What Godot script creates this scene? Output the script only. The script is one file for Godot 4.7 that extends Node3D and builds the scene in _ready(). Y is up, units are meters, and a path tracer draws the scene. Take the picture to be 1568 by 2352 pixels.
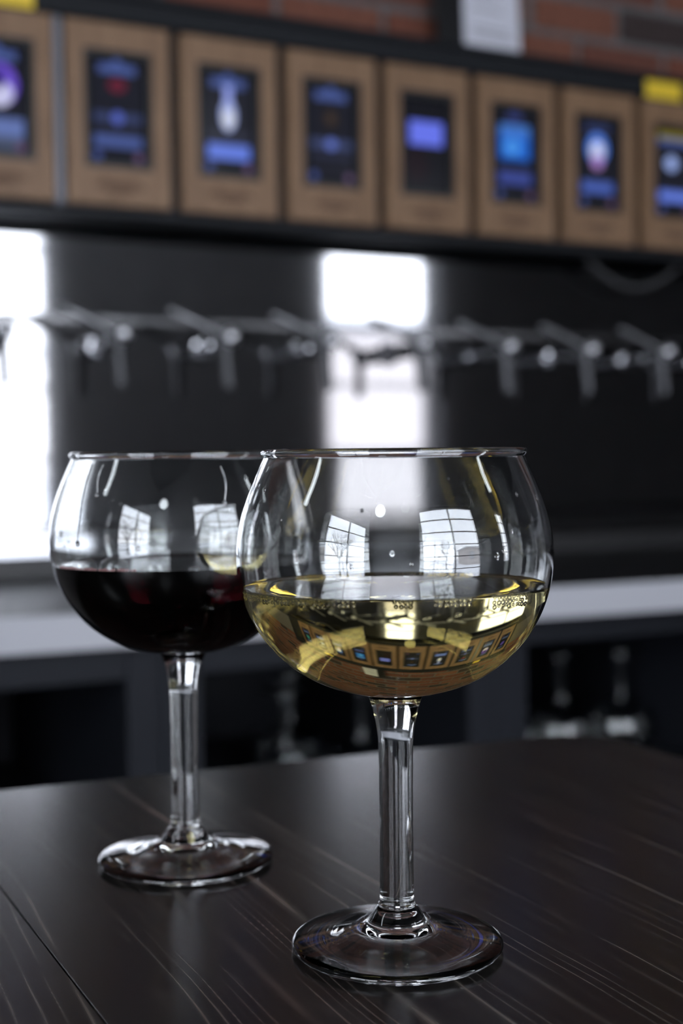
extends Node3D
# A bar counter seen over two balloon wine glasses. Room axes: x runs along the tap wall, y up, z away from the tap wall.

const TILT := 0.00873            # the bar table leans a little towards the camera
const GLASS_AT := Vector3(0.2311, 0.92, 1.9796)
var M := {}
var used_names := {}
var rng := RandomNumberGenerator.new()


func _ready() -> void:
	rng.seed = 11
	make_camera()
	make_daylight()
	make_materials()
	make_room()
	make_outside()
	make_tap_wall()
	make_counter()
	make_table()
	make_glasses()
	make_lamps()


# ---------------------------------------------------------------- camera and daylight
func make_camera() -> void:
	var cam := Camera3D.new()
	cam.name = "camera"
	var lens := CameraAttributesPhysical.new()
	lens.frustum_focal_length = 31.12
	lens.frustum_focus_distance = 0.462
	lens.exposure_aperture = 4.5
	lens.frustum_near = 0.05
	lens.frustum_far = 200.0
	cam.attributes = lens
	add_child(cam)
	cam.fov = 42.17
	cam.position = Vector3(0, 1.0954, 2.3967)
	cam.basis = Basis(Vector3.UP, deg_to_rad(-26.8142)) * Basis(Vector3.RIGHT, deg_to_rad(-2.0462)) * Basis(Vector3.BACK, deg_to_rad(-0.7807))
	cam.current = true


func make_daylight() -> void:
	var sky_mat := ProceduralSkyMaterial.new()
	sky_mat.sky_top_color = Color(0.91, 0.945, 1.0)
	sky_mat.sky_horizon_color = Color(0.955, 0.97, 1.0)
	sky_mat.ground_bottom_color = Color(0.55, 0.56, 0.6)
	sky_mat.ground_horizon_color = Color(0.8, 0.82, 0.86)
	var sky := Sky.new()
	sky.sky_material = sky_mat
	var env := Environment.new()
	env.background_mode = Environment.BG_SKY
	env.sky = sky
	env.background_energy_multiplier = 12.0
	env.tonemap_mode = Environment.TONE_MAPPER_LINEAR
	env.tonemap_exposure = 1.0
	env.sdfgi_enabled = true
	env.ssao_enabled = true
	env.ssil_enabled = true
	var world := WorldEnvironment.new()
	world.name = "world"
	world.environment = env
	add_child(world)


# ---------------------------------------------------------------- helpers
func numbered(called: String) -> String:
	if not used_names.has(called):
		used_names[called] = 0
		return called
	used_names[called] += 1
	return "%s_%03d" % [called, used_names[called]]


func tag(o: Node, label: String, category: String, group := "") -> Node:
	o.set_meta("label", label)
	o.set_meta("category", category)
	if group != "":
		o.set_meta("group", group)
	return o


func thing(called: String, label: String, category: String, at := Vector3.ZERO, group := "") -> Node3D:
	var o := Node3D.new()
	o.name = numbered(called)
	add_child(o)
	o.position = at
	tag(o, label, category, group)
	return o


func new_st() -> SurfaceTool:
	var st := SurfaceTool.new()
	st.begin(Mesh.PRIMITIVE_TRIANGLES)
	return st


func obj(called: String, st: SurfaceTool, m: Material, parent: Node = null) -> MeshInstance3D:
	return put_mesh(called, st.commit(), m, parent)


func put_mesh(called: String, mesh: Mesh, m: Material, parent: Node = null) -> MeshInstance3D:
	var o := MeshInstance3D.new()
	o.mesh = mesh
	o.material_override = m
	if parent == null:
		o.name = numbered(called)
		add_child(o)
	else:
		o.name = called
		parent.add_child(o, true)
	return o


func struct(called: String, st: SurfaceTool, m: Material) -> MeshInstance3D:
	var o := obj(called, st, m)
	o.set_meta("kind", "structure")
	return o


func tri(st: SurfaceTool, a: Vector3, b: Vector3, c: Vector3, na: Vector3, nb: Vector3, nc: Vector3) -> void:
	# front faces run clockwise; order the corners so that the front is where the normals point
	var g := -(b - a).cross(c - a)
	if g.length_squared() < 1e-22:
		return
	if g.dot(na + nb + nc) < 0.0:
		var t := b
		b = c
		c = t
		t = nb
		nb = nc
		nc = t
	st.set_normal(na)
	st.add_vertex(a)
	st.set_normal(nb)
	st.add_vertex(b)
	st.set_normal(nc)
	st.add_vertex(c)


func flat(st: SurfaceTool, pts: Array, away_from: Vector3) -> void:
	# a flat convex polygon of a convex body with the given centre
	var n: Vector3 = (pts[1] - pts[0]).cross(pts[2] - pts[0]).normalized()
	var mid := Vector3.ZERO
	for p in pts:
		mid += p
	mid /= pts.size()
	if n.dot(mid - away_from) < 0:
		n = -n
	for i in range(1, pts.size() - 1):
		tri(st, pts[0], pts[i], pts[i + 1], n, n, n)


func box(st: SurfaceTool, lo: Vector3, hi: Vector3, bevel := 0.0, xf := Transform3D()) -> void:
	var c := (lo + hi) / 2.0
	var h := (hi - lo).abs() / 2.0
	var cc := xf * c
	if bevel <= 0.0:
		for ax in 3:
			for s in [-1.0, 1.0]:
				var pts := []
				for q in [[-1, -1], [1, -1], [1, 1], [-1, 1]]:
					var v := Vector3.ZERO
					v[ax] = s * h[ax]
					v[(ax + 1) % 3] = q[0] * h[(ax + 1) % 3]
					v[(ax + 2) % 3] = q[1] * h[(ax + 2) % 3]
					pts.append(xf * (c + v))
				flat(st, pts, cc)
		return
	var b := minf(bevel, minf(h.x, minf(h.y, h.z)) * 0.9)
	for ax in 3:
		var u := (ax + 1) % 3
		var w := (ax + 2) % 3
		for s in [-1.0, 1.0]:
			var pts := []
			for q in [[-1, -1], [1, -1], [1, 1], [-1, 1]]:
				var v := Vector3.ZERO
				v[ax] = s * h[ax]
				v[u] = q[0] * (h[u] - b)
				v[w] = q[1] * (h[w] - b)
				pts.append(xf * (c + v))
			flat(st, pts, cc)
		for s in [-1.0, 1.0]:      # the four chamfers that run along this axis
			for t in [-1.0, 1.0]:
				var e := []
				for q in [[-1, 0], [1, 0], [1, 1], [-1, 1]]:
					var v := Vector3.ZERO
					v[ax] = q[0] * (h[ax] - b)
					v[u] = s * (h[u] - (b if q[1] == 1 else 0.0))
					v[w] = t * (h[w] - (0.0 if q[1] == 1 else b))
					e.append(xf * (c + v))
				flat(st, e, cc)
	for sx in [-1.0, 1.0]:
		for sy in [-1.0, 1.0]:
			for sz in [-1.0, 1.0]:
				var s3 := Vector3(sx, sy, sz)
				var pts := []
				for ax in 3:
					var v := s3 * (h - Vector3.ONE * b)
					v[ax] = s3[ax] * h[ax]
					pts.append(xf * (c + v))
				flat(st, pts, cc)


func boxed(called: String, lo: Vector3, hi: Vector3, m: Material, parent: Node = null, bevel := 0.0) -> MeshInstance3D:
	var st := new_st()
	box(st, lo, hi, bevel)
	return obj(called, st, m, parent)


func smooth_curve(pts: Array, sub: int) -> PackedVector2Array:
	var out := PackedVector2Array()
	for i in pts.size() - 1:
		var p0: Vector2 = pts[maxi(i - 1, 0)]
		var p1: Vector2 = pts[i]
		var p2: Vector2 = pts[i + 1]
		var p3: Vector2 = pts[mini(i + 2, pts.size() - 1)]
		for k in sub:
			out.append(p1.cubic_interpolate(p2, p0, p3, float(k) / sub))
	out.append(pts[-1])
	return out


func lathe(st: SurfaceTool, prof: PackedVector2Array, segs: int, xf := Transform3D(), flip := false) -> void:
	# prof holds (radius, height); the outside lies to the right of the way the profile runs
	var n := prof.size()
	var nor := []
	for i in n:
		var t: Vector2 = (prof[mini(i + 1, n - 1)] - prof[maxi(i - 1, 0)]).normalized()
		var v := Vector2(t.y, -t.x)
		nor.append(-v if flip else v)
	var ring := []
	for k in segs + 1:
		var a := TAU * k / segs
		ring.append(Vector2(cos(a), sin(a)))
	for i in n - 1:
		for k in segs:
			var p := []
			var q := []
			for e in [[i, k], [i + 1, k], [i + 1, k + 1], [i, k + 1]]:
				var d: Vector2 = ring[e[1]]
				var pr: Vector2 = prof[e[0]]
				var nr: Vector2 = nor[e[0]]
				p.append(xf * Vector3(pr.x * d.x, pr.y, pr.x * d.y))
				q.append((xf.basis * Vector3(nr.x * d.x, nr.y, nr.x * d.y)).normalized())
			tri(st, p[0], p[1], p[2], q[0], q[1], q[2])
			tri(st, p[0], p[2], p[3], q[0], q[2], q[3])


func solid_lathe(st: SurfaceTool, pts: Array, segs: int, xf := Transform3D()) -> void:
	# an outline with sharp corners: one band for each piece of it
	for i in pts.size() - 1:
		lathe(st, PackedVector2Array([pts[i], pts[i + 1]]), segs, xf)


func along(a: Vector3, b: Vector3) -> Transform3D:
	# a frame at a whose y axis points at b
	var y := (b - a).normalized()
	var x := y.cross(Vector3(0.31, 0.11, 0.94)).normalized()
	return Transform3D(Basis(x, y, x.cross(y)), a)


func rod(st: SurfaceTool, a: Vector3, b: Vector3, r0: float, r1: float, segs := 12, cap := 0.0) -> void:
	var l := (b - a).length()
	var c := cap
	var pts := [Vector2(0, 0), Vector2(r0 - c, 0), Vector2(r0, c), Vector2(r1, l - c), Vector2(r1 - c, l), Vector2(0, l)]
	solid_lathe(st, pts, segs, along(a, b))


func ball(st: SurfaceTool, at: Vector3, r: Vector3, segs := 16, rows := 10, basis := Basis(), flip := false) -> void:
	var prof := PackedVector2Array()
	for i in rows + 1:
		var a := PI * i / rows - PI / 2
		prof.append(Vector2(maxf(cos(a), 0.0), sin(a)))
	lathe(st, prof, segs, Transform3D(basis * Basis.from_scale(r), at), flip)


func tube(st: SurfaceTool, pts: Array, r: float, segs := 8) -> void:
	var frames := []
	for i in pts.size():
		var t: Vector3 = (pts[mini(i + 1, pts.size() - 1)] - pts[maxi(i - 1, 0)]).normalized()
		var x := t.cross(Vector3(0.21, 0.9, 0.37)).normalized()
		frames.append([pts[i], x, t.cross(x).normalized()])
	for i in pts.size() - 1:
		for k in segs:
			var p := []
			var q := []
			for e in [[i, k], [i + 1, k], [i + 1, k + 1], [i, k + 1]]:
				var f: Array = frames[e[0]]
				var a: float = TAU * e[1] / segs
				var n: Vector3 = f[1] * cos(a) + f[2] * sin(a)
				p.append(f[0] + n * r)
				q.append(n)
			tri(st, p[0], p[1], p[2], q[0], q[1], q[2])
			tri(st, p[0], p[2], p[3], q[0], q[2], q[3])


func prism(st: SurfaceTool, poly: PackedVector2Array, y0: float, y1: float, bevel := 0.0) -> void:
	# poly holds (x, z); a chamfer of the given size runs round the upper edge
	var inner := poly
	if bevel > 0.0:
		inner = Geometry2D.offset_polygon(poly, -bevel, Geometry2D.JOIN_MITER)[0]
		if inner.size() != poly.size():
			inner = poly
	var idx := Geometry2D.triangulate_polygon(inner)
	for i in range(0, idx.size(), 3):
		tri(st, v3(inner[idx[i]], y1), v3(inner[idx[i + 1]], y1), v3(inner[idx[i + 2]], y1), Vector3.UP, Vector3.UP, Vector3.UP)
	idx = Geometry2D.triangulate_polygon(poly)
	for i in range(0, idx.size(), 3):
		tri(st, v3(poly[idx[i]], y0), v3(poly[idx[i + 1]], y0), v3(poly[idx[i + 2]], y0), Vector3.DOWN, Vector3.DOWN, Vector3.DOWN)
	var start := 0
	if inner != poly:      # the offset outline may start at another corner
		var best := 1e9
		for k in inner.size():
			var d := inner[k].distance_to(poly[0])
			if d < best:
				best = d
				start = k
	var ccw := not Geometry2D.is_polygon_clockwise(poly)
	for i in poly.size():
		var j := (i + 1) % poly.size()
		var e := (poly[j] - poly[i]).normalized()
		var o := Vector2(e.y, -e.x)
		if not ccw:
			o = -o
		var n := Vector3(o.x, 0, o.y)
		var top := y1 - (bevel if inner != poly else 0.0)
		tri(st, v3(poly[i], y0), v3(poly[j], y0), v3(poly[j], top), n, n, n)
		tri(st, v3(poly[i], y0), v3(poly[j], top), v3(poly[i], top), n, n, n)
		if inner != poly:
			var a := inner[(start + i) % inner.size()]
			var b := inner[(start + j) % inner.size()]
			var m := (n + Vector3.UP).normalized()
			tri(st, v3(poly[i], top), v3(poly[j], top), v3(b, y1), m, m, m)
			tri(st, v3(poly[i], top), v3(b, y1), v3(a, y1), m, m, m)


func v3(p: Vector2, y: float) -> Vector3:
	return Vector3(p.x, y, p.y)


# ---------------------------------------------------------------- materials
func lin(r: float, g: float, b: float, a := 1.0) -> Color:
	return Color(r, g, b, a).linear_to_srgb()


func plain(c: Color, rough: float, metal := 0.0) -> StandardMaterial3D:
	var m := StandardMaterial3D.new()
	m.albedo_color = c
	m.roughness = rough
	m.metallic = metal
	return m


func clear(tint: Color, bend: float) -> StandardMaterial3D:
	var m := StandardMaterial3D.new()
	m.albedo_color = Color(tint.r, tint.g, tint.b, 0.0)
	m.roughness = 0.0
	m.transparency = BaseMaterial3D.TRANSPARENCY_ALPHA
	m.refraction_enabled = true
	m.refraction_scale = bend
	m.cull_mode = BaseMaterial3D.CULL_DISABLED
	return m


func noise_tex(sd: int, freq: float, ramp: Array, size := 256, oct := 4) -> NoiseTexture2D:
	var n := FastNoiseLite.new()
	n.seed = sd
	n.noise_type = FastNoiseLite.TYPE_SIMPLEX_SMOOTH
	n.frequency = freq
	n.fractal_octaves = oct
	var t := NoiseTexture2D.new()
	t.width = size
	t.height = size
	t.seamless = true
	t.noise = n
	var g := Gradient.new()
	g.offsets = PackedFloat32Array([0.0, 0.5, 1.0])
	g.colors = PackedColorArray(ramp)
	t.color_ramp = g
	return t


func grainy(sd: int, freq: float, ramp: Array, scale: Vector3, rough: float) -> StandardMaterial3D:
	var m := plain(Color.WHITE, rough)
	m.albedo_texture = noise_tex(sd, freq, ramp)
	m.uv1_triplanar = true
	m.uv1_world_triplanar = true
	m.uv1_scale = scale
	return m


func table_wood() -> StandardMaterial3D:
	# dark stained softwood: pale, slightly wavy growth lines, flecks along the grain and a few knots; 0.5 m across by 1 m along the grain
	var w := 2048
	var h := 1024
	var warp := FastNoiseLite.new()
	warp.seed = 5
	warp.frequency = 0.0045
	warp.fractal_octaves = 3
	var spacing := FastNoiseLite.new()
	spacing.seed = 9
	spacing.frequency = 0.012
	spacing.fractal_octaves = 2
	var fleck := FastNoiseLite.new()
	fleck.seed = 21
	fleck.frequency = 0.06
	fleck.fractal_octaves = 3
	var tone := FastNoiseLite.new()
	tone.seed = 33
	tone.frequency = 0.006
	var knots := [Vector3(0.70, 0.668, 0.016), Vector3(0.30, 0.18, 0.014), Vector3(0.88, 0.93, 0.02)]
	var pix := PackedByteArray()
	pix.resize(w * h * 3)
	var at := 0
	for y in h:
		var fy := float(y)
		for x in w:
			var fx := float(x)
			var u := fx / w * 0.5        # metres across the grain
			var v := fy / h              # metres along it
			var gx := fx * 0.5           # the noises are laid out for 0.5 mm across and 1 mm along
			var s := u + 0.024 * warp.get_noise_2d(gx * 0.30, fy * 0.16) + 0.0022 * warp.get_noise_2d(gx * 1.4 + 900.0, fy * 1.1)
			for k in knots:
				var du: float = u - k.x * 0.5
				var dv: float = v - k.y
				var e := exp(-(du * du / (k.z * k.z) + dv * dv / (k.z * k.z * 7.0)))
				s += signf(du) * e * k.z * 0.8
			var lines := s * 125.0 + 2.6 * spacing.get_noise_2d(s * 1500.0, 0.0)
			var f := lines - floorf(lines)
			var ridge := pow(absf(f * 2.0 - 1.0), 11.0)
			var own := absf(spacing.get_noise_2d(roundf(lines) * 37.0, fy * 0.25 + 700.0)) * 2.4       # some lines stand out, others fade
			var grain := clampf(fleck.get_noise_2d(gx * 2.6, fy * 0.30) * 1.7 - 0.45, 0.0, 1.0)
			var t := tone.get_noise_2d(gx * 0.8, fy * 0.5)
			var red := clampf(tone.get_noise_2d(gx * 0.9 + 4000.0, fy * 0.44) * 2.0 - 0.2, 0.0, 1.0)
			var b := 0.0028 + 0.0012 * t + 0.105 * ridge * clampf(own * (0.85 + 1.2 * fleck.get_noise_2d(gx * 0.2 + 300.0, fy * 0.12)), 0.03, 1.0) + 0.016 * grain
			pix[at] = int(255.0 * pow(clampf(b * (1.18 + 0.5 * red), 0.0, 1.0), 1.0 / 2.2))
			pix[at + 1] = int(255.0 * pow(clampf(b * 0.98, 0.0, 1.0), 1.0 / 2.2))
			pix[at + 2] = int(255.0 * pow(clampf(b * 0.82, 0.0, 1.0), 1.0 / 2.2))
			at += 3
	var im := Image.create_from_data(w, h, false, Image.FORMAT_RGB8, pix)
	var m := plain(Color.WHITE, 0.225)
	m.albedo_texture = ImageTexture.create_from_image(im)
	m.uv1_triplanar = true
	m.uv1_scale = Vector3(2.0, 2.0, 1.0)
	m.uv1_offset = Vector3(0.36, 0.0, 0.60)
	m.metallic_specular = 0.5
	return m


func make_materials() -> void:
	M.glass = clear(Color(0.985, 0.992, 0.99), 0.052)
	M.drop = clear(Color(1, 1, 1), 0.033)
	M.white_wine = clear(lin(0.94, 0.82, 0.42), 0.034)
	M.white_wine_wall = clear(lin(0.94, 0.82, 0.42), 0.0134)
	M.red_wine = clear(lin(0.0045, 0.0003, 0.0005), 0.034)
	M.red_wine_wall = clear(lin(0.0045, 0.0003, 0.0005), 0.0134)
	M.film = plain(Color(1, 1, 1, 0.04), 0.0)
	M.film.transparency = BaseMaterial3D.TRANSPARENCY_ALPHA
	M.pink_film = plain(lin(0.42, 0.2, 0.2), 0.15)
	M.pane = plain(Color(0.9, 0.95, 1.0, 0.03), 0.0)
	M.pane.transparency = BaseMaterial3D.TRANSPARENCY_ALPHA
	M.table = table_wood()
	M.table_metal = plain(lin(0.03, 0.03, 0.032), 0.45, 0.6)
	M.steel = plain(lin(0.32, 0.32, 0.33), 0.05, 1.0)
	M.steel_trim = plain(lin(0.16, 0.16, 0.165), 0.25, 1.0)
	M.chrome = plain(lin(0.42, 0.42, 0.44), 0.1, 1.0)
	M.knob = plain(lin(0.8, 0.8, 0.83), 0.4, 1.0)
	M.lever = plain(lin(0.27, 0.27, 0.28), 0.36, 1.0)
	M.satin = plain(lin(0.09, 0.09, 0.095), 0.42, 1.0)
	M.black_plastic = plain(lin(0.008, 0.008, 0.009), 0.4)
	M.housing = plain(lin(0.014, 0.015, 0.0175), 0.42)
	M.ply = grainy(3, 0.02, [lin(0.165, 0.09, 0.045), lin(0.2, 0.112, 0.058), lin(0.235, 0.138, 0.074)], Vector3(6, 1.2, 6), 0.55)
	M.engraved = plain(lin(0.11, 0.06, 0.035), 0.8)
	M.grey_strip = plain(lin(0.17, 0.18, 0.21), 0.45, 0.3)
	M.yellow = plain(lin(0.75, 0.52, 0.03), 0.5)
	M.paper = plain(lin(0.60, 0.60, 0.66), 0.8)
	M.paper_grey = plain(lin(0.36, 0.36, 0.40), 0.8)
	M.mortar = grainy(7, 0.05, [lin(0.085, 0.078, 0.078), lin(0.12, 0.11, 0.108), lin(0.155, 0.143, 0.14)], Vector3(4, 4, 4), 0.95)
	M.bricks = []
	for k in 6:
		var c: Array = [[0.135, 0.043, 0.024], [0.155, 0.055, 0.032], [0.115, 0.039, 0.024], [0.17, 0.066, 0.038], [0.095, 0.036, 0.026], [0.033, 0.021, 0.019]][k]
		M.bricks.append(grainy(40 + k, 0.03, [lin(c[0] * 0.7, c[1] * 0.7, c[2] * 0.75), lin(c[0], c[1], c[2]), lin(c[0] * 1.25, c[1] * 1.35, c[2] * 1.5)], Vector3(5, 5, 5), 0.9))
	M.wall = grainy(61, 0.02, [lin(0.21, 0.21, 0.22), lin(0.24, 0.24, 0.25), lin(0.27, 0.27, 0.28)], Vector3(1, 1, 1), 0.85)
	M.ceiling = plain(lin(0.05, 0.05, 0.053), 0.9)
	M.floor = grainy(62, 0.02, [lin(0.07, 0.068, 0.066), lin(0.1, 0.097, 0.094), lin(0.13, 0.126, 0.122)], Vector3(1, 1, 1), 0.5)
	M.frame = plain(lin(0.05, 0.05, 0.055), 0.5)
	M.counter = plain(lin(0.008, 0.0083, 0.0098), 0.4)
	M.counter_edge = plain(lin(0.33, 0.33, 0.355), 0.5)
	M.cabinet = plain(lin(0.010, 0.011, 0.0145), 0.5)
	for m in [M.cabinet, M.counter, M.housing]:
		m.metallic_specular = 0.25
	M.snow = plain(lin(0.78, 0.78, 0.8), 0.9)
	M.facade = plain(lin(0.47, 0.43, 0.405), 0.9)
	M.roof = plain(lin(0.75, 0.75, 0.77), 0.9)
	M.far_glass = plain(lin(0.4, 0.41, 0.43), 0.2)
	M.bark = plain(lin(0.07, 0.06, 0.05), 0.9)
	M.lamp_body = plain(lin(0.02, 0.02, 0.02), 0.5)
	M.glow = plain(Color.WHITE, 0.4)
	M.glow.emission_enabled = true
	M.glow.emission = Color(0.93, 0.97, 1.0)
	M.glow.emission_energy_multiplier = 9.0


# ---------------------------------------------------------------- the room
const X0 := -1.9
const X1 := 6.4
const ZW := 4.2
const TOP := 3.6
const WINDOWS := [[-0.18, 1.75, 2, 6, 0.45, 2.54], [3.25, 3.98, 1, 5, 0.80, 2.66]]
const SILL := 0.45
const HEAD := 2.32


func make_room() -> void:
	var st := new_st()
	box(st, Vector3(X0 - 0.2, -0.12, -0.3), Vector3(X1 + 0.2, 0.0, ZW + 0.2))
	struct("floor", st, M.floor)
	st = new_st()
	box(st, Vector3(X0 - 0.2, TOP, -0.3), Vector3(X1 + 0.2, TOP + 0.15, ZW + 0.2))
	struct("ceiling", st, M.ceiling)
	st = new_st()
	box(st, Vector3(X1, 0, 0.0), Vector3(X1 + 0.2, TOP, ZW))
	struct("wall_right", st, M.wall)
	# window wall behind the camera
	st = new_st()
	var xs := [X0 - 0.2]
	for w in WINDOWS:
		xs.append(w[0])
		xs.append(w[1])
	xs.append(X1 + 0.2)
	for i in xs.size() - 1:
		if i % 2 == 0:
			box(st, Vector3(xs[i], 0, ZW), Vector3(xs[i + 1], TOP, ZW + 0.2))
		else:
			box(st, Vector3(xs[i], 0, ZW), Vector3(xs[i + 1], WINDOWS[i / 2][4], ZW + 0.2))
			box(st, Vector3(xs[i], WINDOWS[i / 2][5], ZW), Vector3(xs[i + 1], TOP, ZW + 0.2))
	struct("wall_front", st, M.wall)
	# left wall with one window
	st = new_st()
	box(st, Vector3(X0 - 0.2, 0, -0.3), Vector3(X0, TOP, 2.4))
	box(st, Vector3(X0 - 0.2, 0, 3.95), Vector3(X0, TOP, ZW))
	box(st, Vector3(X0 - 0.2, 0, 2.4), Vector3(X0, SILL, 3.95))
	box(st, Vector3(X0 - 0.2, HEAD, 2.4), Vector3(X0, TOP, 3.95))
	struct("wall_left", st, M.wall)
	for k in WINDOWS.size():
		var w: Array = WINDOWS[k]
		window("window_%d" % (k + 1), w[1] - w[0], w[2], w[3], w[5] - w[4], Transform3D(Basis(), Vector3(w[0], w[4], ZW + 0.06)))
	window("window_3", 1.55, 2, 5, HEAD - SILL, Transform3D(Basis(Vector3.UP, PI / 2), Vector3(X0 - 0.12, SILL, 3.95)))


func window(called: String, wide: float, cols: int, rows: int, high: float, xf: Transform3D) -> void:
	var root := Node3D.new()
	root.name = called
	root.set_meta("kind", "structure")
	root.set_meta("label", "dark framed window with small panes")
	add_child(root)
	root.transform = xf
	var st := new_st()
	var f := 0.045
	box(st, Vector3(0, 0, 0), Vector3(wide, f, 0.06))
	box(st, Vector3(0, high - f, 0), Vector3(wide, high, 0.06))
	box(st, Vector3(0, f, 0), Vector3(f, high - f, 0.06))
	box(st, Vector3(wide - f, f, 0), Vector3(wide, high - f, 0.06))
	for c in range(1, cols):
		var x := wide * c / cols
		box(st, Vector3(x - 0.02, f, 0.01), Vector3(x + 0.02, high - f, 0.05))
	for r in range(1, rows):
		var y := high * r / rows
		box(st, Vector3(f, y - 0.012, 0.015), Vector3(wide - f, y + 0.012, 0.045))
	obj("window_frame", st, M.frame, root)
	for c in cols:
		for r in rows:
			var x0 := wide * c / cols + 0.018
			var x1 := wide * (c + 1) / cols - 0.018
			var y0 := high * r / rows + 0.01
			var y1 := high * (r + 1) / rows - 0.01
			st = new_st()
			flat(st, [Vector3(x0, y0, 0.03), Vector3(x1, y0, 0.03), Vector3(x1, y1, 0.03), Vector3(x0, y1, 0.03)], Vector3(x0, y0, 1.0))
			obj("pane", st, M.pane, root)


func make_outside() -> void:
	var st := new_st()
	box(st, Vector3(-60, -0.6, -6), Vector3(60, -0.3, 70))
	var g := struct("ground", st, M.snow)
	g.set_meta("label", "pale snowy ground outside the windows")
	var b := thing("street_house", "pale rendered house across the street behind the bare trees", "house", Vector3(3, -0.3, 19))
	boxed("wall", Vector3(4.5, 0, 0), Vector3(22, 3.8, 8), M.facade, b)
	boxed("roof", Vector3(4.1, 3.8, -0.4), Vector3(22.4, 4.0, 8.4), M.roof, b)
	for k in 3:
		var x: float = [5.2, 12.6, 15.8][k]
		var w := boxed("window", Vector3(x, 1.2, -0.06), Vector3(x + 1.2, 2.9, 0.02), M.frame, b)
		boxed("pane", Vector3(x + 0.07, 1.27, -0.075), Vector3(x + 1.13, 2.83, -0.05), M.far_glass, w)
	var spots := [[Vector3(-1.4, -0.3, 8.2), 0.0, 0.9], [Vector3(1.6, -0.3, 12.6), 2.1, 0.95], [Vector3(10.5, -0.3, 10.6), 4.0, 0.95], [Vector3(-6.5, -0.3, 4.8), 1.2, 1.0]]
	var where := ["by the corner of the building", "before the pale house front", "beyond the narrow window", "outside the side window"]
	for k in spots.size():
		bare_tree(spots[k][0], spots[k][1], spots[k][2], 70 + k, "leafless dark winter tree standing " + where[k])


func bare_tree(at: Vector3, turn: float, size: float, sd: int, label: String) -> void:
	var r := RandomNumberGenerator.new()
	r.seed = sd
	var t := thing("bare_tree", label, "tree", at, "bare trees outside")
	t.rotation.y = turn
	var trunk := new_st()
	var limbs := new_st()
	rod(trunk, Vector3.ZERO, Vector3(0.05, 1.5, 0.02) * size, 0.11 * size, 0.085 * size, 8)
	for k in 6:
		var d := Vector3(r.randf_range(-0.6, 0.6), 1.0, r.randf_range(-0.6, 0.6)).normalized()
		branch(limbs, r, Vector3(0.05, 1.45, 0.02) * size, d, r.randf_range(0.9, 1.4) * size, 0.045 * size, 4)
	obj("trunk", trunk, M.bark, t)
	obj("crown", limbs, M.bark, t)


func branch(st: SurfaceTool, r: RandomNumberGenerator, a: Vector3, d: Vector3, l: float, w: float, depth: int) -> void:
	var b := a + d * l
	rod(st, a, b, w, w * 0.6, 5)
	if depth == 0:
		return
	for k in 3:
		var e := (d + Vector3(r.randf_range(-0.75, 0.75), r.randf_range(-0.25, 0.5), r.randf_range(-0.75, 0.75))).normalized()
		branch(st, r, a + d * l * r.randf_range(0.6, 1.0), e, l * r.randf_range(0.55, 0.8), w * 0.55, depth - 1)


# ---------------------------------------------------------------- the tap wall
const PITCH := 0.21
const CAB_LO := 1.535
const CAB_HI := 1.930


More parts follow.
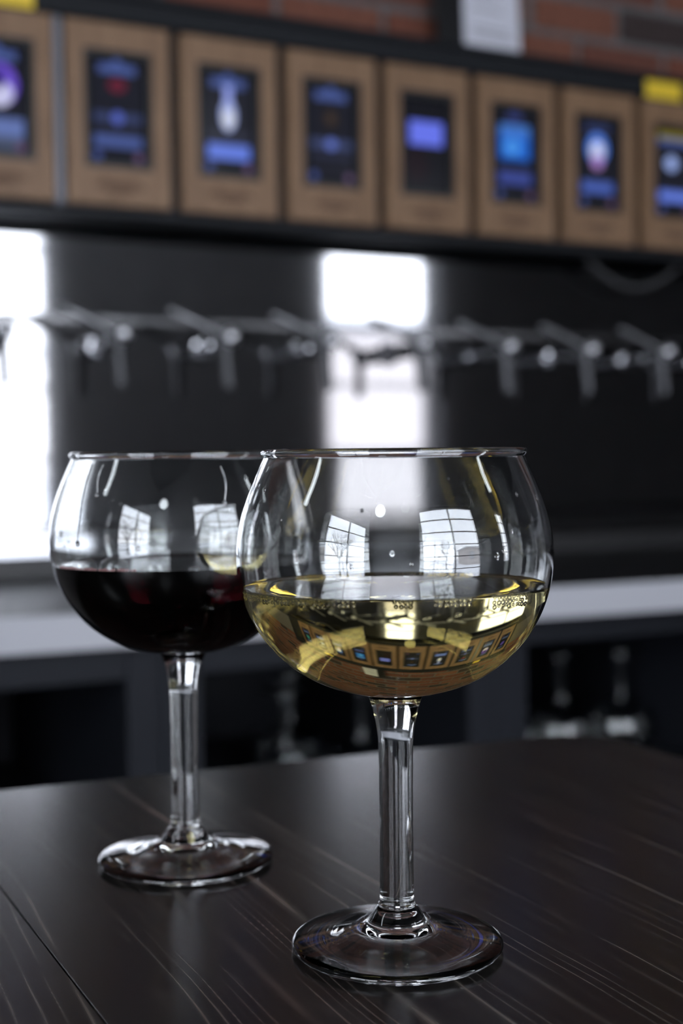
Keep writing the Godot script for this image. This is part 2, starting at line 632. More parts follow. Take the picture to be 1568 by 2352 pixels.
func make_tap_wall() -> void:
	var st := new_st()
	box(st, Vector3(X0, 0, -0.3), Vector3(X1 + 0.2, TOP, -0.008))
	var wall := struct("wall_back", st, M.mortar)
	# brickwork above the display housing
	var variants := []
	for k in 3:
		st = new_st()
		box(st, Vector3(0, 0, -0.012), Vector3(0.224, 0.068, 0.0), 0.003 + 0.0012 * k)
		variants.append(st.commit())
	var rest := new_st()
	for row in 20:
		var y := 1.867 + row * 0.085
		var shift := 0.0 if row % 2 == 1 else 0.12
		for col in range(-17, 40):
			var x := -0.345 + col * 0.24 + shift + rng.randf_range(-0.004, 0.004)
			var pick := rng.randi() % 11
			var mat: Material = M.bricks[[0, 1, 2, 3, 0, 1, 2, 4, 3, 1, 5][pick]]
			var dz := rng.randf_range(-0.003, 0.003)
			if x < X0 or x + 0.224 > X1:
				continue
			if x > -0.6 and x < 4.6 and row < 13:
				var b := put_mesh("brick", variants[rng.randi() % 3], mat, wall)
				b.position = Vector3(x, y + rng.randf_range(-0.002, 0.002), dz)
			else:
				box(rest, Vector3(x, y, -0.012 + dz), Vector3(x + 0.224, y + 0.068, dz))
	var more := obj("brickwork", rest, M.bricks[1], wall)
	more.set_meta("kind", "stuff")

	# brushed steel splashback in two sheets with a raised seam between them
	var splash := thing("splashback", "dark brushed steel splashback sheet mirroring the windows behind the taps", "splashback", Vector3(0, 0, 0))
	boxed("sheet", Vector3(X0 + 0.01, 0.90, -0.0075), Vector3(X1 - 0.01, 1.362, 0.0), M.steel, splash)
	boxed("sheet", Vector3(X0 + 0.01, 1.376, -0.0075), Vector3(X1 - 0.01, 1.60, 0.0), M.steel, splash)
	boxed("seam_strip", Vector3(X0 + 0.01, 1.3625, -0.006), Vector3(X1 - 0.01, 1.3755, 0.0015), M.steel_trim, splash, 0.0012)

	make_housing()
	make_displays()
	make_taps()

	# hanging hose loop under the housing
	st = new_st()
	var pts := []
	for k in 25:
		var t := k / 24.0
		pts.append(Vector3(1.79 + 0.26 * t, 1.534 - 0.056 * sin(PI * t), 0.05))
	tube(st, pts, 0.006, 8)
	tag(obj("cable_loop", st, plain(lin(0.05, 0.05, 0.052), 0.45)), "dark grey cable loop sagging from the underside of the display housing", "cable")

	# sheet in a holder on top of the housing
	var sign := thing("sign_holder", "white printed paper sheet in a black holder standing on the display housing", "sign", Vector3(1.55, CAB_HI, 0.06))
	sign.rotation_degrees = Vector3(-5, 2, -1.5)
	boxed("backing", Vector3(-0.135, 0.0, -0.012), Vector3(0.066, 0.205, -0.002), M.black_plastic, sign, 0.002)
	boxed("foot", Vector3(-0.12, 0.0, -0.03), Vector3(0.05, 0.004, 0.03), M.black_plastic, sign, 0.001)
	boxed("sheet", Vector3(-0.072, 0.004, -0.002), Vector3(0.068, 0.2, 0.0), M.paper, sign)
	for k in 4:
		var y: float = [0.045, 0.058, 0.10, 0.13][k]
		boxed("printed_line", Vector3(-0.05, y, 0.0), Vector3(0.05 - 0.012 * k, y + 0.007, 0.0004), M.paper_grey, sign)


func make_housing() -> void:
	var x0 := 0.21 - 0.03
	var x1 := 0.63 + PITCH * 9 + 0.01
	var root := thing("display_housing", "long charcoal steel housing above the taps holding the row of displays", "housing")
	boxed("body", Vector3(x0, CAB_LO + 0.012, 0.0015), Vector3(x1, CAB_HI - 0.004, 0.098), M.housing, root, 0.002)
	boxed("top_rail", Vector3(x0, 1.878, 0.0985), Vector3(x1, CAB_HI - 0.012, 0.118), M.housing, root, 0.003)
	boxed("lid", Vector3(x0 - 0.004, CAB_HI - 0.012, 0.0015), Vector3(x1 + 0.004, CAB_HI, 0.126), M.housing, root, 0.002)
	boxed("bottom_rail", Vector3(x0, CAB_LO, 0.0985), Vector3(x1, 1.551, 0.118), M.housing, root, 0.003)
	var xs := 0.63 - 0.0185
	boxed("divider", Vector3(xs, 1.553, 0.0985), Vector3(xs + 0.014, 1.876, 0.112), M.grey_strip, root, 0.002)
	for s in [[1.900, 1.998, 0.0], [0.505, 0.577, 1.0]]:
		var y: float = 1.8785
		var t := boxed("yellow_label", Vector3(s[0], y, 0.1182), Vector3(s[1], y + 0.036, 0.1192), M.yellow)
		tag(t, "small yellow label on the housing above the display with the " + ("glowing white dot" if s[2] == 0.0 else "purple round badge"), "label", "yellow labels on the housing")


# the print of the ten screens: [shape, u, v, half width, half height, colour]
func screen_print(k: int) -> Array:
	var dim := Color(0.17, 0.18, 0.24)
	var blue := Color(0.30, 0.37, 0.62)
	var bright := Color(0.42, 0.53, 0.95)
	var rose := Color(0.42, 0.32, 0.46)
	var out := [["rect", 0.5, 0.5, 0.42, 0.45, Color(0.10, 0.105, 0.145)]]
	var title := [["rect", 0.5, 0.12, 0.30, 0.045, blue], ["disc", 0.5, 0.07, 0.08, 0.05, blue]]
	var dots := [["disc", 0.16, 0.93, 0.07, 0.045, Color(0.28, 0.34, 0.6)], ["disc", 0.84, 0.93, 0.07, 0.045, rose]]
	var band := [["rect", 0.5, 0.79, 0.40, 0.055, blue]]
	match k:
		0:
			out += title + [["disc", 0.5, 0.4, 0.22, 0.14, Color(0.35, 0.3, 0.75)]] + band + dots
		1:
			out += title + [["disc", 0.52, 0.38, 0.30, 0.2, Color(0.45, 0.33, 0.85)], ["disc", 0.52, 0.46, 0.22, 0.12, Color(0.85, 0.85, 1.0)], ["disc", 0.5, 0.33, 0.12, 0.09, Color(0.22, 0.16, 0.5)], ["rect", 0.5, 0.76, 0.40, 0.085, Color(0.42, 0.5, 0.75)], ["rect", 0.5, 0.9, 0.4, 0.06, Color(0.3, 0.34, 0.45)]] + dots
		2:
			out += title + [["disc", 0.5, 0.27, 0.15, 0.06, Color(0.42, 0.12, 0.2)], ["rect", 0.5, 0.57, 0.4, 0.045, Color(0.22, 0.26, 0.42)], ["disc", 0.5, 0.57, 0.09, 0.06, Color(0.36, 0.42, 0.8)]] + band + dots
		3:
			out += title + [["rect", 0.5, 0.27, 0.07, 0.13, Color(0.62, 0.68, 1.0)], ["disc", 0.5, 0.43, 0.14, 0.15, Color(0.70, 0.76, 1.0)], ["disc", 0.5, 0.46, 0.09, 0.09, Color(0.92, 0.94, 1.0)], ["rect", 0.5, 0.62, 0.4, 0.04, dim], ["rect", 0.5, 0.78, 0.38, 0.075, bright]] + dots
		4:
			out += title + [["disc", 0.5, 0.36, 0.2, 0.13, Color(0.12, 0.11, 0.12)], ["disc", 0.5, 0.34, 0.1, 0.06, Color(0.26, 0.2, 0.16)], ["rect", 0.5, 0.6, 0.4, 0.045, Color(0.25, 0.29, 0.45)], ["disc", 0.5, 0.6, 0.1, 0.055, Color(0.42, 0.5, 0.85)]] + dots
		5:
			out = [["rect", 0.5, 0.5, 0.42, 0.45, Color(0.055, 0.055, 0.075)], ["rect", 0.5, 0.38, 0.34, 0.125, Color(0.44, 0.50, 1.0)], ["disc", 0.3, 0.72, 0.25, 0.18, Color(0.10, 0.05, 0.07)]]
		6:
			out += [["disc", 0.5, 0.09, 0.16, 0.05, Color(0.22, 0.26, 0.5)], ["rect", 0.5, 0.37, 0.33, 0.185, Color(0.13, 0.42, 0.86)], ["rect", 0.5, 0.24, 0.33, 0.06, Color(0.28, 0.5, 0.85)], ["disc", 0.45, 0.42, 0.18, 0.08, Color(0.3, 0.62, 0.98)], ["rect", 0.5, 0.75, 0.36, 0.07, Color(0.24, 0.3, 0.62)]] + dots
		7:
			out += [["rect", 0.5, 0.1, 0.28, 0.035, Color(0.2, 0.24, 0.42)], ["disc", 0.5, 0.33, 0.24, 0.17, Color(0.35, 0.55, 0.98)], ["disc", 0.5, 0.36, 0.15, 0.11, Color(0.88, 0.9, 1.0)], ["disc", 0.5, 0.48, 0.13, 0.08, Color(0.72, 0.55, 0.85)], ["rect", 0.5, 0.76, 0.38, 0.065, Color(0.3, 0.4, 0.75)]] + dots
		8:
			out += [["rect", 0.5, 0.08, 0.42, 0.035, Color(0.55, 0.5, 0.12)], ["rect", 0.5, 0.15, 0.4, 0.04, blue], ["disc", 0.42, 0.4, 0.15, 0.085, Color(0.66, 0.75, 1.0)], ["rect", 0.5, 0.78, 0.4, 0.06, bright]] + dots
		_:
			out += title + [["disc", 0.5, 0.4, 0.2, 0.16, Color(0.2, 0.5, 0.55)]] + band + dots
	return out


func screen_picture(k: int) -> ImageTexture:
	var w := 96
	var h := 160
	var im := Image.create(w, h, false, Image.FORMAT_RGB8)
	im.fill(Color(0.012, 0.012, 0.016))
	for s in screen_print(k):
		for y in h:
			var dy: float = ((y + 0.5) / h - s[2]) / s[4]
			if absf(dy) > 1.0:
				continue
			for x in w:
				var dx: float = ((x + 0.5) / w - s[1]) / s[3]
				if absf(dx) > 1.0:
					continue
				if s[0] == "rect" or dx * dx + dy * dy <= 1.0:
					im.set_pixel(x, y, s[5])
	# lines of small lettering, too fine to read
	var r := RandomNumberGenerator.new()
	r.seed = 500 + k
	for row in 5:
		var y := int(h * (0.655 + 0.02 * row))
		var x := int(w * 0.14)
		while x < w * 0.84:
			var l := r.randi_range(2, 7)
			if row > 1 and k != 5:
				im.fill_rect(Rect2i(x, y, l, 1), Color(0.3, 0.33, 0.5))
			x += l + 2
	return ImageTexture.create_from_image(im)


func make_displays() -> void:
	var looks := ["a violet disc", "a purple round badge above a pale blue band", "a small red spot and blue bars", "a glowing white bottle", "dim blue bars and a dark centre", "a plain lilac rectangle", "a cyan block", "a white and blue balloon shape", "a yellow stripe and a glowing white dot", "a teal disc"]
	# one wooden face with its opening, shared by all
	var wide := 0.1878
	var lo := 1.557
	var hi := 1.873
	var ol := 0.031       # left edge of the opening
	var orr := 0.156
	var ob := 1.6215
	var ot := 1.8275
	var face := new_st()
	var zf := 0.12
	var zb := 0.0985
	var d := 0.002
	for q in [[0.0, lo, ol, hi], [orr, lo, wide, hi], [ol, lo, orr, ob], [ol, ot, orr, hi]]:
		box(face, Vector3(q[0], q[1], zb), Vector3(q[2], q[3], zf - d))
	# front with chamfered outer edge
	for q in [[d, lo + d, ol, hi - d], [orr, lo + d, wide - d, hi - d], [ol, lo + d, orr, ob], [ol, ot, orr, hi - d]]:
		box(face, Vector3(q[0], q[1], zf - d), Vector3(q[2], q[3], zf))
	var face_mesh := face.commit()
	var bez := new_st()
	for q in [[ol, ob, ol + 0.007, ot], [orr - 0.007, ob, orr, ot], [ol + 0.007, ob, orr - 0.007, ob + 0.009], [ol + 0.007, ot - 0.009, orr - 0.007, ot]]:
		box(bez, Vector3(q[0], q[1], zb), Vector3(q[2], q[3], zf - 0.004))
	var bezel_mesh := bez.commit()
	var mark := new_st()
	var mx := wide / 2
	var my := 1.588
	for q in [[-0.036, 0.006, 0.036, 0.011], [-0.028, -0.005, 0.028, 0.004], [-0.016, -0.013, 0.016, -0.007], [-0.045, -0.002, -0.032, 0.005], [0.032, -0.002, 0.045, 0.005]]:
		box(mark, Vector3(mx + q[0], my + q[1], zf - 0.0002), Vector3(mx + q[2], my + q[3], zf + 0.0003))
	var mark_mesh := mark.commit()
	for k in 10:
		var t := thing("tap_display", "wood-faced wall display whose screen shows " + looks[k], "display", Vector3(0.63 + PITCH * (k - 2), 0, 0), "displays above the taps")
		put_mesh("wooden_face", face_mesh, M.ply, t)
		put_mesh("bezel", bezel_mesh, M.black_plastic, t)
		put_mesh("engraved_mark", mark_mesh, M.engraved, t)
		var st := new_st()
		st.set_normal(Vector3.BACK)
		var a := Vector3(ol + 0.007, ot - 0.009, zf - 0.008)
		var b := Vector3(orr - 0.007, ob + 0.009, zf - 0.008)
		for c in [[a.x, a.y, 0, 0], [b.x, a.y, 1, 0], [b.x, b.y, 1, 1], [a.x, a.y, 0, 0], [b.x, b.y, 1, 1], [a.x, b.y, 0, 1]]:
			st.set_uv(Vector2(c[2], c[3]))
			st.set_normal(Vector3.BACK)
			st.add_vertex(Vector3(c[0], c[1], a.z))
		var m := plain(lin(0.01, 0.01, 0.012), 0.15)
		m.emission_enabled = true
		m.emission = Color.WHITE
		m.emission_operator = BaseMaterial3D.EMISSION_OP_MULTIPLY
		m.emission_texture = screen_picture(k)
		m.emission_energy_multiplier = 0.8
		m.metallic_specular = 0.15
		obj("screen", st, m, t)


func make_taps() -> void:
	var names := ["violet disc", "purple badge", "red spot", "white bottle", "dark centre", "lilac rectangle", "cyan block", "balloon shape", "white dot", "teal disc"]
	var flange := new_st()
	solid_lathe(flange, [Vector2(0, 0), Vector2(0.024, 0), Vector2(0.024, 0.006), Vector2(0.020, 0.010), Vector2(0.0135, 0.011)], 28, along(Vector3.ZERO, Vector3.BACK))
	var shank := new_st()
	solid_lathe(shank, [Vector2(0.011, 0.009), Vector2(0.011, 0.055), Vector2(0.0165, 0.057), Vector2(0.0165, 0.080), Vector2(0.012, 0.083), Vector2(0.012, 0.118), Vector2(0, 0.12)], 24, along(Vector3.ZERO, Vector3.BACK))
	var spout := new_st()
	rod(spout, Vector3(0, 0.012, 0.122), Vector3(0, -0.02, 0.126), 0.0145, 0.011, 20, 0.002)
	rod(spout, Vector3(0, -0.018, 0.126), Vector3(0.002, -0.083, 0.134), 0.0095, 0.0085, 20, 0.0015)
	var knob := new_st()
	ball(knob, Vector3(0.004, 0.010, 0.141), Vector3(0.016, 0.016, 0.016), 20, 12)
	var lever := new_st()
	rod(lever, Vector3(-0.004, 0.014, 0.126), Vector3(-0.03, 0.026, 0.122), 0.006, 0.006, 14, 0.001)
	ball(lever, Vector3(-0.03, 0.026, 0.122), Vector3.ONE * 0.0095, 16, 10)
	rod(lever, Vector3(-0.03, 0.026, 0.122), Vector3(-0.088, 0.052, 0.112), 0.006, 0.0085, 18, 0.003)
	rod(lever, Vector3(-0.088, 0.052, 0.112), Vector3(-0.104, 0.059, 0.109), 0.0075, 0.0068, 18, 0.003)
	var meshes := [["flange", flange.commit()], ["shank", shank.commit()], ["spout", spout.commit()], ["lever", lever.commit()], ["knob", knob.commit()]]
	for k in 10:
		var t := thing("beer_tap", "chrome tap with tilted lever under the display with the " + names[k], "tap", Vector3(0.7125 + 0.2035 * (k - 2), 1.3205, 0.0), "chrome taps on the splashback")
		for m in meshes:
			put_mesh(m[0], m[1], M.satin if m[0] == "spout" else M.chrome if m[0] == "flange" or m[0] == "shank" else M.lever if m[0] == "lever" else M.knob, t)


# ---------------------------------------------------------------- the back counter
func front_z(x: float) -> float:
	return 0.76 + 0.06 * (x - 0.36)


func make_counter() -> void:
	var st := new_st()
	var xa := 0.0
	var xb := 3.2
	prism(st, PackedVector2Array([Vector2(xa, 0.001), Vector2(xb, 0.001), Vector2(xb, front_z(xb) - 0.012), Vector2(xa, front_z(xa) - 0.012)]), 0.866, 0.912)
	var c := thing("back_counter", "dark back counter with a broad light grey front edge below the taps", "counter")
	obj("worktop", st, M.counter, c)
	st = new_st()
	prism(st, PackedVector2Array([Vector2(xa, front_z(xa) - 0.0118), Vector2(xb, front_z(xb) - 0.0118), Vector2(xb, front_z(xb)), Vector2(xa, front_z(xa))]), 0.8665, 0.912)
	obj("front_edge", st, M.counter_edge, c)

	var tray := thing("drip_tray", "long steel drip tray on a black plinth along the splashback", "drip tray", Vector3(0, 0.912, 0))
	boxed("plinth", Vector3(0.02, 0.0, 0.02), Vector3(3.1, 0.036, 0.192), M.black_plastic, tray)
	boxed("trough", Vector3(0.02, 0.036, 0.012), Vector3(3.1, 0.073, 0.2), M.steel, tray, 0.002)
	for k in 5:
		boxed("grate_bar", Vector3(0.03, 0.073, 0.03 + 0.034 * k), Vector3(3.09, 0.077, 0.05 + 0.034 * k), M.steel, tray)

	# open cabinets under the counter
	var held := ["with nothing on its shelf", "with three upturned stemmed glasses", "with a row of four upturned glasses", "at the far end of the counter"]
	var holder := ["dark blue grey open cabinet under the counter "]
	for k in 4:
		var x := 0.046 + 0.525 * k
		var u := thing("counter_cabinet", holder[0] + held[k], "cabinet", Vector3(x, 0, 0), "cabinets under the counter")
		boxed("side_panel", Vector3(0, 0.0, 0.05), Vector3(0.059, 0.866, 0.73), M.cabinet, u, 0.002)
		boxed("side_panel", Vector3(0.479, 0.0, 0.05), Vector3(0.5245, 0.866, 0.73), M.cabinet, u, 0.002)
		boxed("top_rail", Vector3(0.059, 0.818, 0.05), Vector3(0.479, 0.866, 0.73), M.cabinet, u, 0.002)
		boxed("back_panel", Vector3(0.059, 0.0, 0.05), Vector3(0.479, 0.818, 0.068), M.cabinet, u)
		boxed("shelf", Vector3(0.059, 0.565, 0.068), Vector3(0.479, 0.585, 0.725), M.cabinet, u, 0.001)
		boxed("shelf", Vector3(0.059, 0.08, 0.068), Vector3(0.479, 0.10, 0.725), M.cabinet, u, 0.001)

	for g in [[0.808, 0.604, "beside the wide post"], [0.937, 0.600, "next to the narrow post"], [0.90, 0.42, "at the back between two others"]]:
		spare_glass(Vector3(g[0], 0.585, g[1]), "empty stemmed glass upside down on the middle cabinet shelf " + g[2])
	for g in [[1.262, 0.53, "by the post"], [1.385, 0.50, "second from the post"], [1.50, 0.52, "third from the post"], [1.33, 0.36, "at the back of the row"]]:
		spare_glass(Vector3(g[0], 0.585, g[1]), "empty upturned stemmed glass in the third cabinet " + g[2])


# ---------------------------------------------------------------- the table
func make_table() -> void:
	var t := thing("bar_table", "dark stained wooden bar table top with pale grain lines under both wine glasses", "table", GLASS_AT)
	t.basis = Basis(Vector3.RIGHT, TILT)
	var back := -0.270
	var right := 0.293
	var near := 0.95
	var seam := -0.1128
	# right hand board with the rounded far corner
	var poly := PackedVector2Array([Vector2(seam + 0.00025, near), Vector2(seam + 0.00025, -0.303)])
	var rad := 0.045
	for k in 9:
		var a := -PI / 2 + PI / 2 * k / 8.0
		poly.append(Vector2(right - rad + rad * cos(a), back + rad + rad * sin(a)))
	poly.append(Vector2(right, near))
	var st := new_st()
	prism(st, poly, -0.04, 0.0, 0.0003)
	obj("board", st, M.table, t)
	st = new_st()
	prism(st, PackedVector2Array([Vector2(-0.55, near), Vector2(-0.55, -0.341), Vector2(seam - 0.00025, -0.303), Vector2(seam - 0.00025, near)]), -0.04, 0.0, 0.0003)
	obj("board", st, M.table, t)
	boxed("batten", Vector3(-0.5, -0.075, back + 0.08), Vector3(0.24, -0.0402, back + 0.14), M.table_metal, t, 0.002)
	boxed("batten", Vector3(-0.5, -0.075, near - 0.14), Vector3(0.24, -0.0402, near - 0.08), M.table_metal, t, 0.002)
	for x in [-0.46, 0.2]:
		for z in [back + 0.11, near - 0.11]:
			var top := Vector3(x, -0.0752, z)
			var foot: Vector3 = t.basis.inverse() * (Vector3(t.basis.x.x * x + GLASS_AT.x, 0.0, (t.basis * top).z + GLASS_AT.z) - GLASS_AT)
			st = new_st()
			rod(st, foot, top, 0.022, 0.022, 16, 0.003)
			obj("leg", st, M.table_metal, t)


# ---------------------------------------------------------------- the glasses
const OUTER := [Vector2(0.01040, 0.09300), Vector2(0.01485, 0.09368), Vector2(0.01922, 0.09466), Vector2(0.02347, 0.09597), Vector2(0.02758, 0.09762), Vector2(0.03153, 0.09962), Vector2(0.03529, 0.10197), Vector2(0.03883, 0.10466), Vector2(0.04213, 0.10767), Vector2(0.04515, 0.11097), Vector2(0.04786, 0.11453), Vector2(0.05024, 0.11833), Vector2(0.05227, 0.12233), Vector2(0.05393, 0.12650), Vector2(0.05520, 0.13078), Vector2(0.05607, 0.13515), Vector2(0.05654, 0.13957), Vector2(0.05662, 0.14401), Vector2(0.05632, 0.14844), Vector2(0.05565, 0.15283), Vector2(0.05465, 0.15717), Vector2(0.05336, 0.16144), Vector2(0.05183, 0.16564), Vector2(0.05012, 0.16977), Vector2(0.04832, 0.17385), Vector2(0.04650, 0.17790)]
const RIM := [Vector2(0.04650, 0.17790), Vector2(0.04710, 0.17850), Vector2(0.04750, 0.17930), Vector2(0.04740, 0.18010), Vector2(0.04670, 0.18070), Vector2(0.04600, 0.18070), Vector2(0.04540, 0.18010), Vector2(0.04520, 0.17920), Vector2(0.04540, 0.17741)]
const INNER := [Vector2(0.04540, 0.17741), Vector2(0.04722, 0.17335), Vector2(0.04902, 0.16929), Vector2(0.05071, 0.16520), Vector2(0.05222, 0.16106), Vector2(0.05349, 0.15686), Vector2(0.05447, 0.15261), Vector2(0.05513, 0.14831), Vector2(0.05542, 0.14398), Vector2(0.05535, 0.13965), Vector2(0.05488, 0.13533), Vector2(0.05403, 0.13107), Vector2(0.05279, 0.12689), Vector2(0.05118, 0.12283), Vector2(0.04920, 0.11893), Vector2(0.04687, 0.11522), Vector2(0.04422, 0.11174), Vector2(0.04127, 0.10852), Vector2(0.03804, 0.10562), Vector2(0.03454, 0.10306), Vector2(0.03083, 0.10086), Vector2(0.02694, 0.09904), Vector2(0.02289, 0.09759), Vector2(0.01873, 0.09651), Vector2(0.01446, 0.09579), Vector2(0.00850, 0.09519), Vector2(0.00450, 0.09489), Vector2(0.00000, 0.09479)]
const STEM := [Vector2(0.0064, 0.017), Vector2(0.0062, 0.0185), Vector2(0.0061, 0.03), Vector2(0.0061, 0.055), Vector2(0.0062, 0.068), Vector2(0.0063, 0.075), Vector2(0.00655, 0.0778), Vector2(0.007, 0.0812), Vector2(0.0079, 0.0857), Vector2(0.009, 0.0898), Vector2(0.0104, 0.093)]
const FOOT := [Vector2(0.0, 0.0050), Vector2(0.010, 0.0046), Vector2(0.018, 0.0032), Vector2(0.024, 0.0014), Vector2(0.030, 0.0004), Vector2(0.0345, 0.0), Vector2(0.0368, 0.0004), Vector2(0.0380, 0.0013), Vector2(0.0383, 0.0022), Vector2(0.0375, 0.0031), Vector2(0.034, 0.0040), Vector2(0.028, 0.0053), Vector2(0.020, 0.0070), Vector2(0.0145, 0.0083), Vector2(0.0115, 0.0096), Vector2(0.0100, 0.0113), Vector2(0.0089, 0.0130), Vector2(0.0077, 0.0148), Vector2(0.0067, 0.0157), Vector2(0.0069, 0.0163), Vector2(0.0064, 0.0170)]
const SEGS := 112
const CREEP := 0.0009            # how far the wine climbs the wall of its glass
var inner_line: PackedVector2Array


func inner_at(u: float) -> Vector2:
	var n := inner_line.size() - 1
	var f := clampf(u, 0.0, 1.0) * n
	var i := mini(int(f), n - 1)
	return inner_line[i].lerp(inner_line[i + 1], f - i)


func inner_normal(u: float) -> Vector2:
	var t := (inner_at(u + 0.006) - inner_at(u - 0.006)).normalized()
	return Vector2(t.y, -t.x)


func contact_u(level: float, a: float) -> float:
	# where on the inner wall (0 rim, 1 bottom) the wine ends in the direction a; the wine is level, the glass leans with the table
	var lo := 0.0
	var hi := 1.0
	for k in 40:
		var m := (lo + hi) / 2
		var p := inner_at(m)
		if p.y > level + CREEP + p.x * sin(a) * tan(TILT):
			lo = m
		else:
			hi = m
	return lo


func wall_patch(st: SurfaceTool, level: float, from_rim: bool, rows: int) -> void:
	# the inner wall above the wine (from_rim) or wetted by it; the front looks at the axis
	for k in SEGS:
		var cols := []
		for e in 2:
			var a := TAU * (k + e) / SEGS
			var uc := contact_u(level, a)
			var col := []
			for i in rows + 1:
				var u: float = (uc * i / rows) if from_rim else lerpf(uc, 1.0, float(i) / rows)
				var p := inner_at(u)
				var n := inner_normal(u)
				col.append([Vector3(p.x * cos(a), p.y, p.x * sin(a)), Vector3(n.x * cos(a), n.y, n.x * sin(a))])
			cols.append(col)
		for i in rows:
			var p00: Array = cols[0][i]
			var p10: Array = cols[1][i]
			var p01: Array = cols[0][i + 1]
			var p11: Array = cols[1][i + 1]
			tri(st, p00[0], p10[0], p11[0], p00[1], p10[1], p11[1])
			tri(st, p00[0], p11[0], p01[0], p00[1], p11[1], p01[1])


func wine_top(st: SurfaceTool, level: float) -> void:
	var rows := [0.0, 0.3, 0.55, 0.75, 0.86, 0.915, 0.945, 0.962, 0.975, 0.985, 0.993, 1.0]
	var grid := []
	for k in SEGS + 1:
		var a := TAU * k / SEGS
		var e := inner_at(contact_u(level, a))
		var col := []
		for f in rows:
			var x: float = e.x * f
			var y: float = level + x * sin(a) * tan(TILT) + CREEP * exp(-(e.x - x) / 0.0011)
			col.append(Vector3(x * cos(a), y, x * sin(a)))
		col[-1] = Vector3(e.x * cos(a), e.y, e.x * sin(a))
		grid.append(col)
	for k in SEGS:
		for i in rows.size() - 1:
			var n := []
			var p := []
			for q in [[k, i], [k + 1, i], [k + 1, i + 1], [k, i + 1]]:
				var a: float = TAU * q[0] / SEGS
				var col: Array = grid[q[0]]
				var x: float = Vector2(col[q[1]].x, col[q[1]].z).length()
				var edge: float = Vector2(col[-1].x, col[-1].z).length()
				var s := CREEP / 0.0011 * exp(-(edge - x) / 0.0011)
				n.append(Vector3(-s * cos(a), 1.0, -s * sin(a) - tan(TILT)).normalized())
				p.append(col[q[1]])
			tri(st, p[0], p[1], p[2], n[0], n[1], n[2])
			tri(st, p[0], p[2], p[3], n[0], n[2], n[3])


func glass_body(root: Node3D, level: float) -> void:
	var st := new_st()
	lathe(st, smooth_curve(OUTER, 3), SEGS)
	lathe(st, smooth_curve(RIM, 3), SEGS)
	if level > 0.0:
		wall_patch(st, level, true, 24)
	else:
		lathe(st, smooth_curve(INNER, 2), SEGS)
	obj("bowl", st, M.glass, root)
	st = new_st()
	lathe(st, smooth_curve(STEM, 5), 64)
	obj("stem", st, M.glass, root)
	st = new_st()
	lathe(st, smooth_curve(FOOT, 4), 96)
	obj("foot", st, M.glass, root)


func on_wall(level: float, a: float, u: float) -> Transform3D:
	# a frame on the inner wall whose y axis looks at the inside of the glass
	var p := inner_at(u)
	var n := inner_normal(u)
	var y := Vector3(n.x * cos(a), n.y, n.x * sin(a))
	var x := Vector3(-sin(a), 0, cos(a))
	return Transform3D(Basis(x, y, x.cross(y)), Vector3(p.x * cos(a), p.y, p.x * sin(a)))


func wine_glass(label: String, at: Vector3, level: float, drops: int, sd: int) -> Node3D:
	var t := thing("wine_glass", label, "wine glass", at, "balloon wine glasses on the table")
	t.basis = Basis(Vector3.RIGHT, TILT)
	glass_body(t, level)
	var r := RandomNumberGenerator.new()
	r.seed = sd
	var st := new_st()
	ball(st, Vector3.ZERO, Vector3(0.001, 0.00045, 0.001), 12, 8)
	var mesh := st.commit()
	for k in drops:
		var uc := contact_u(level, 0.0)
		var d := put_mesh("droplet", mesh, M.drop, t)
		var s := r.randf_range(0.3, 1.0)
		d.transform = on_wall(level, r.randf() * TAU, r.randf_range(0.05, uc * 0.9)) * Transform3D(Basis.from_scale(Vector3(s, s, s * r.randf_range(1.0, 1.6))), Vector3(0, 0.00015, 0))
	# drips that ran down from the rim: [angle from the side facing the camera, start, end, width]
	if sd == 101:
		var facing := deg_to_rad(110.0)
		for q in [[0.86, 0.02, 0.30, 0.0007], [0.72, 0.02, 0.13, 0.0005], [0.30, 0.24, 0.31, 0.0006], [-0.35, 0.03, 0.16, 0.0006]]:
			var run := new_st()
			var pts := []
			for k in 17:
				var f := k / 16.0
				var u: float = lerpf(q[1], q[2], f)
				var a: float = facing + q[0] + 0.02 * sin(f * 4.0 + q[0] * 9.0)
				pts.append(on_wall(level, a, u).origin)
			tube(run, pts, q[3] * 0.6, 8)
			ball(run, pts[-1], Vector3.ONE * q[3] * 1.7, 12, 8)
			obj("drip", run, M.drop, t)
	return t


func wine(called: String, label: String, at: Vector3, level: float, top: Material, wall: Material) -> Node3D:
	var w := thing(called, label, "wine", at)
	w.basis = Basis(Vector3.RIGHT, TILT)
	var st := new_st()
	wine_top(st, level)
	obj("surface", st, top, w)
	st = new_st()
	wall_patch(st, level, false, 40)
	obj("body", st, wall, w)
	return w


func froth(w: Node3D, level: float, runs: Array, m: Material, sd: int, size: float, under: bool) -> void:
	# fine bubbles along the edge of the wine: [from angle, to angle, rows]
	var r := RandomNumberGenerator.new()
	r.seed = sd
	var st := new_st()
	for run in runs:
		var a: float = run[0]
		while a < run[1]:
			for k in run[2]:
				var b := r.randf_range(0.6, 1.0) * size
				var aa: float = a + r.randf_range(-0.3, 0.3) * size / 0.055
				var e := inner_at(contact_u(level, aa))
				var below: float = b * 1.15 + k * size * 1.55
				var x: float = e.x - b * 1.2 - 0.00012
				var y: float = e.y - below - (0.0 if under else -1.6 * b)
				# pockets of air under the surface face inwards: glass and wine lie outside them
				ball(st, Vector3(x * cos(aa), y, x * sin(aa)), Vector3.ONE * b, 10, 7, Basis(), under)
			a += 1.9 * size / 0.055
	var o := obj("bubbles", st, m, w)
	o.set_meta("kind", "stuff")


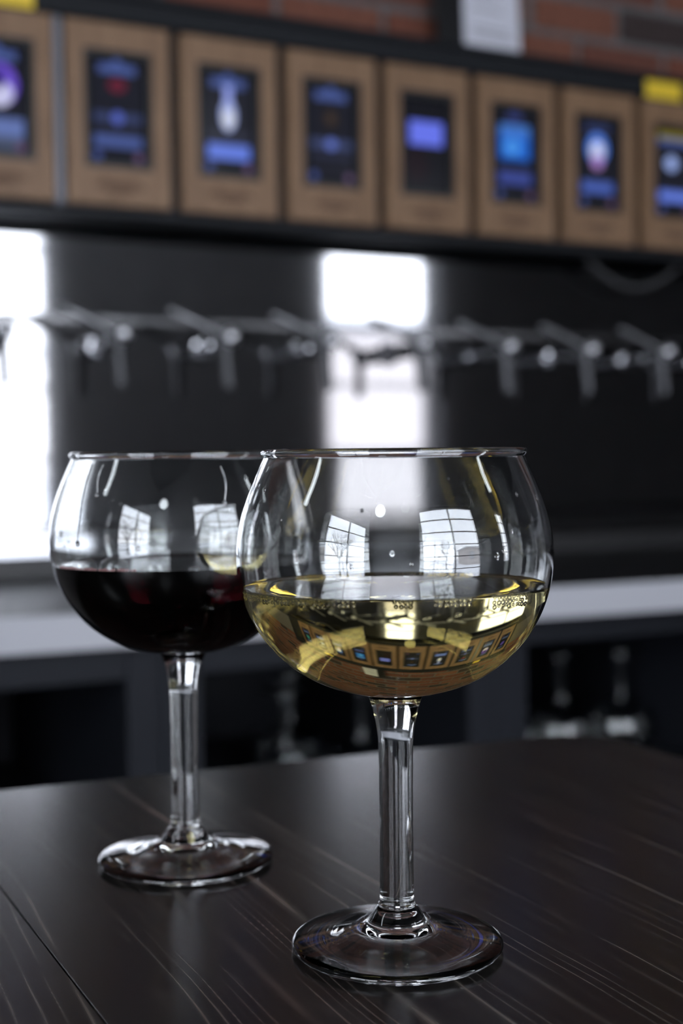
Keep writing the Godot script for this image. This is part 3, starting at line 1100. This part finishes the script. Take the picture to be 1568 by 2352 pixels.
func make_glasses() -> void:
	inner_line = smooth_curve(INNER, 6)
	var rear := Vector3(0.1992, 0.9212, 1.8456) + Vector3(0, 0.00012, 0)
	var front := GLASS_AT + Vector3(0, 0.00012, 0)
	wine_glass("balloon wine glass holding dark red wine with drips on its wall", rear, 0.1318, 16, 101)
	var red := wine("red_wine", "almost black red wine in the balloon glass nearer the taps", rear, 0.1318, M.red_wine, M.red_wine_wall)
	wine_glass("balloon wine glass holding pale yellow white wine", front, 0.1313, 14, 102)
	var white := wine("white_wine", "pale yellow white wine with fine bubbles round its edge", front, 0.1313, M.white_wine, M.white_wine_wall)
	# angles: the side of the glass that faces the camera lies round 119 degrees (x towards z)
	var c := deg_to_rad(118.0)
	froth(white, 0.1313, [[c + 0.62, c + 1.35, 2], [c + 0.26, c + 0.58, 2], [c - 0.08, c + 0.04, 2], [c - 0.45, c - 0.20, 2], [c - 0.98, c - 0.62, 3], [c - 1.4, c - 1.2, 2], [c + 2.6, c + 2.9, 1], [c + 3.2, c + 3.5, 1]], M.drop, 7, 0.00092, true)
	var d := deg_to_rad(110.0)
	froth(red, 0.1318, [[d + 0.35, d + 1.2, 1]], M.pink_film, 8, 0.0008, false)
	for q in [[0.95, 0.0052], [0.60, 0.0058], [0.22, 0.0062], [1.3, 0.003], [-0.1, 0.0025]]:
		var a: float = d + q[0]
		var e := inner_at(contact_u(0.1318, a))
		var x: float = e.x - q[1] * 1.12
		var st := new_st()
		ball(st, Vector3.ZERO, Vector3(q[1], q[1] * 0.8, q[1]), 28, 18)
		var bub := obj("bubble", st, M.film, red)
		bub.position = Vector3(x * cos(a), 0.1318 + x * sin(a) * tan(TILT) + q[1] * 0.25, x * sin(a))


var spare_mesh := []


func spare_glass(at: Vector3, label: String) -> void:
	# the same glass standing on its rim
	var t := thing("upturned_glass", label, "wine glass", at + Vector3(0, 0.1809, 0), "spare glasses under the counter")
	t.basis = Basis(Vector3.RIGHT, PI)
	if spare_mesh.is_empty():
		var bowl := new_st()
		lathe(bowl, smooth_curve(OUTER, 1), 48)
		lathe(bowl, smooth_curve(RIM, 1), 48)
		lathe(bowl, smooth_curve(INNER, 1), 48)
		var stem := new_st()
		lathe(stem, smooth_curve(STEM, 2), 24)
		var foot := new_st()
		lathe(foot, smooth_curve(FOOT, 2), 48)
		spare_mesh = [["bowl", bowl.commit()], ["stem", stem.commit()], ["foot", foot.commit()]]
	for m in spare_mesh:
		put_mesh(m[0], m[1], M.glass, t)


# ---------------------------------------------------------------- lamps
func make_lamps() -> void:
	var tubes := [[Vector3(-1.28, 2.10, 1.61), "slim white tube pendant hanging beside the side wall"], [Vector3(2.07, 2.48, 3.13), "slim white tube pendant hanging over the aisle between the windows"]]
	for d in tubes:
		var t := thing("tube_pendant", d[1], "lamp", d[0], "hanging tube lamps")
		var st := new_st()
		rod(st, Vector3(0, -0.2, 0), Vector3(0, 0.2, 0), 0.045, 0.045, 24, 0.012)
		obj("lamp_tube", st, M.glow, t)
		st = new_st()
		rod(st, Vector3(0, 0.2005, 0), Vector3(0, 0.26, 0), 0.026, 0.02, 20, 0.004)
		obj("lamp_cap", st, M.lamp_body, t)
		st = new_st()
		rod(st, Vector3(0, 0.26, 0), Vector3(0, TOP - d[0].y - 0.02, 0), 0.003, 0.003, 8)
		obj("cord", st, M.lamp_body, t)
		st = new_st()
		rod(st, Vector3(0, TOP - d[0].y - 0.02, 0), Vector3(0, TOP - d[0].y, 0), 0.05, 0.05, 20, 0.003)
		obj("ceiling_rose", st, M.lamp_body, t)
		light_in(t, Vector3.ZERO, 0.08, 0.045)
	var g := thing("globe_pendant", "white glass globe pendant lamp hanging before the wide window", "lamp", Vector3(-0.85, 2.15, 3.29))
	var s := new_st()
	ball(s, Vector3.ZERO, Vector3.ONE * 0.12, 32, 20)
	obj("lamp_globe", s, M.glow, g)
	s = new_st()
	rod(s, Vector3(0, 0.115, 0), Vector3(0, 0.17, 0), 0.045, 0.03, 20, 0.004)
	obj("lamp_cap", s, M.lamp_body, g)
	s = new_st()
	rod(s, Vector3(0, 0.17, 0), Vector3(0, TOP - 2.15, 0), 0.004, 0.004, 8)
	obj("cord", s, M.lamp_body, g)
	light_in(g, Vector3.ZERO, 0.2, 0.11)


func light_in(parent: Node3D, at: Vector3, energy: float, size: float) -> void:
	var l := OmniLight3D.new()
	l.name = "light"
	l.light_energy = energy
	l.light_color = Color(0.95, 0.98, 1.0)
	l.light_size = size
	l.omni_range = 12.0
	l.omni_attenuation = 2.0
	l.shadow_enabled = true
	parent.add_child(l, true)
	l.position = at
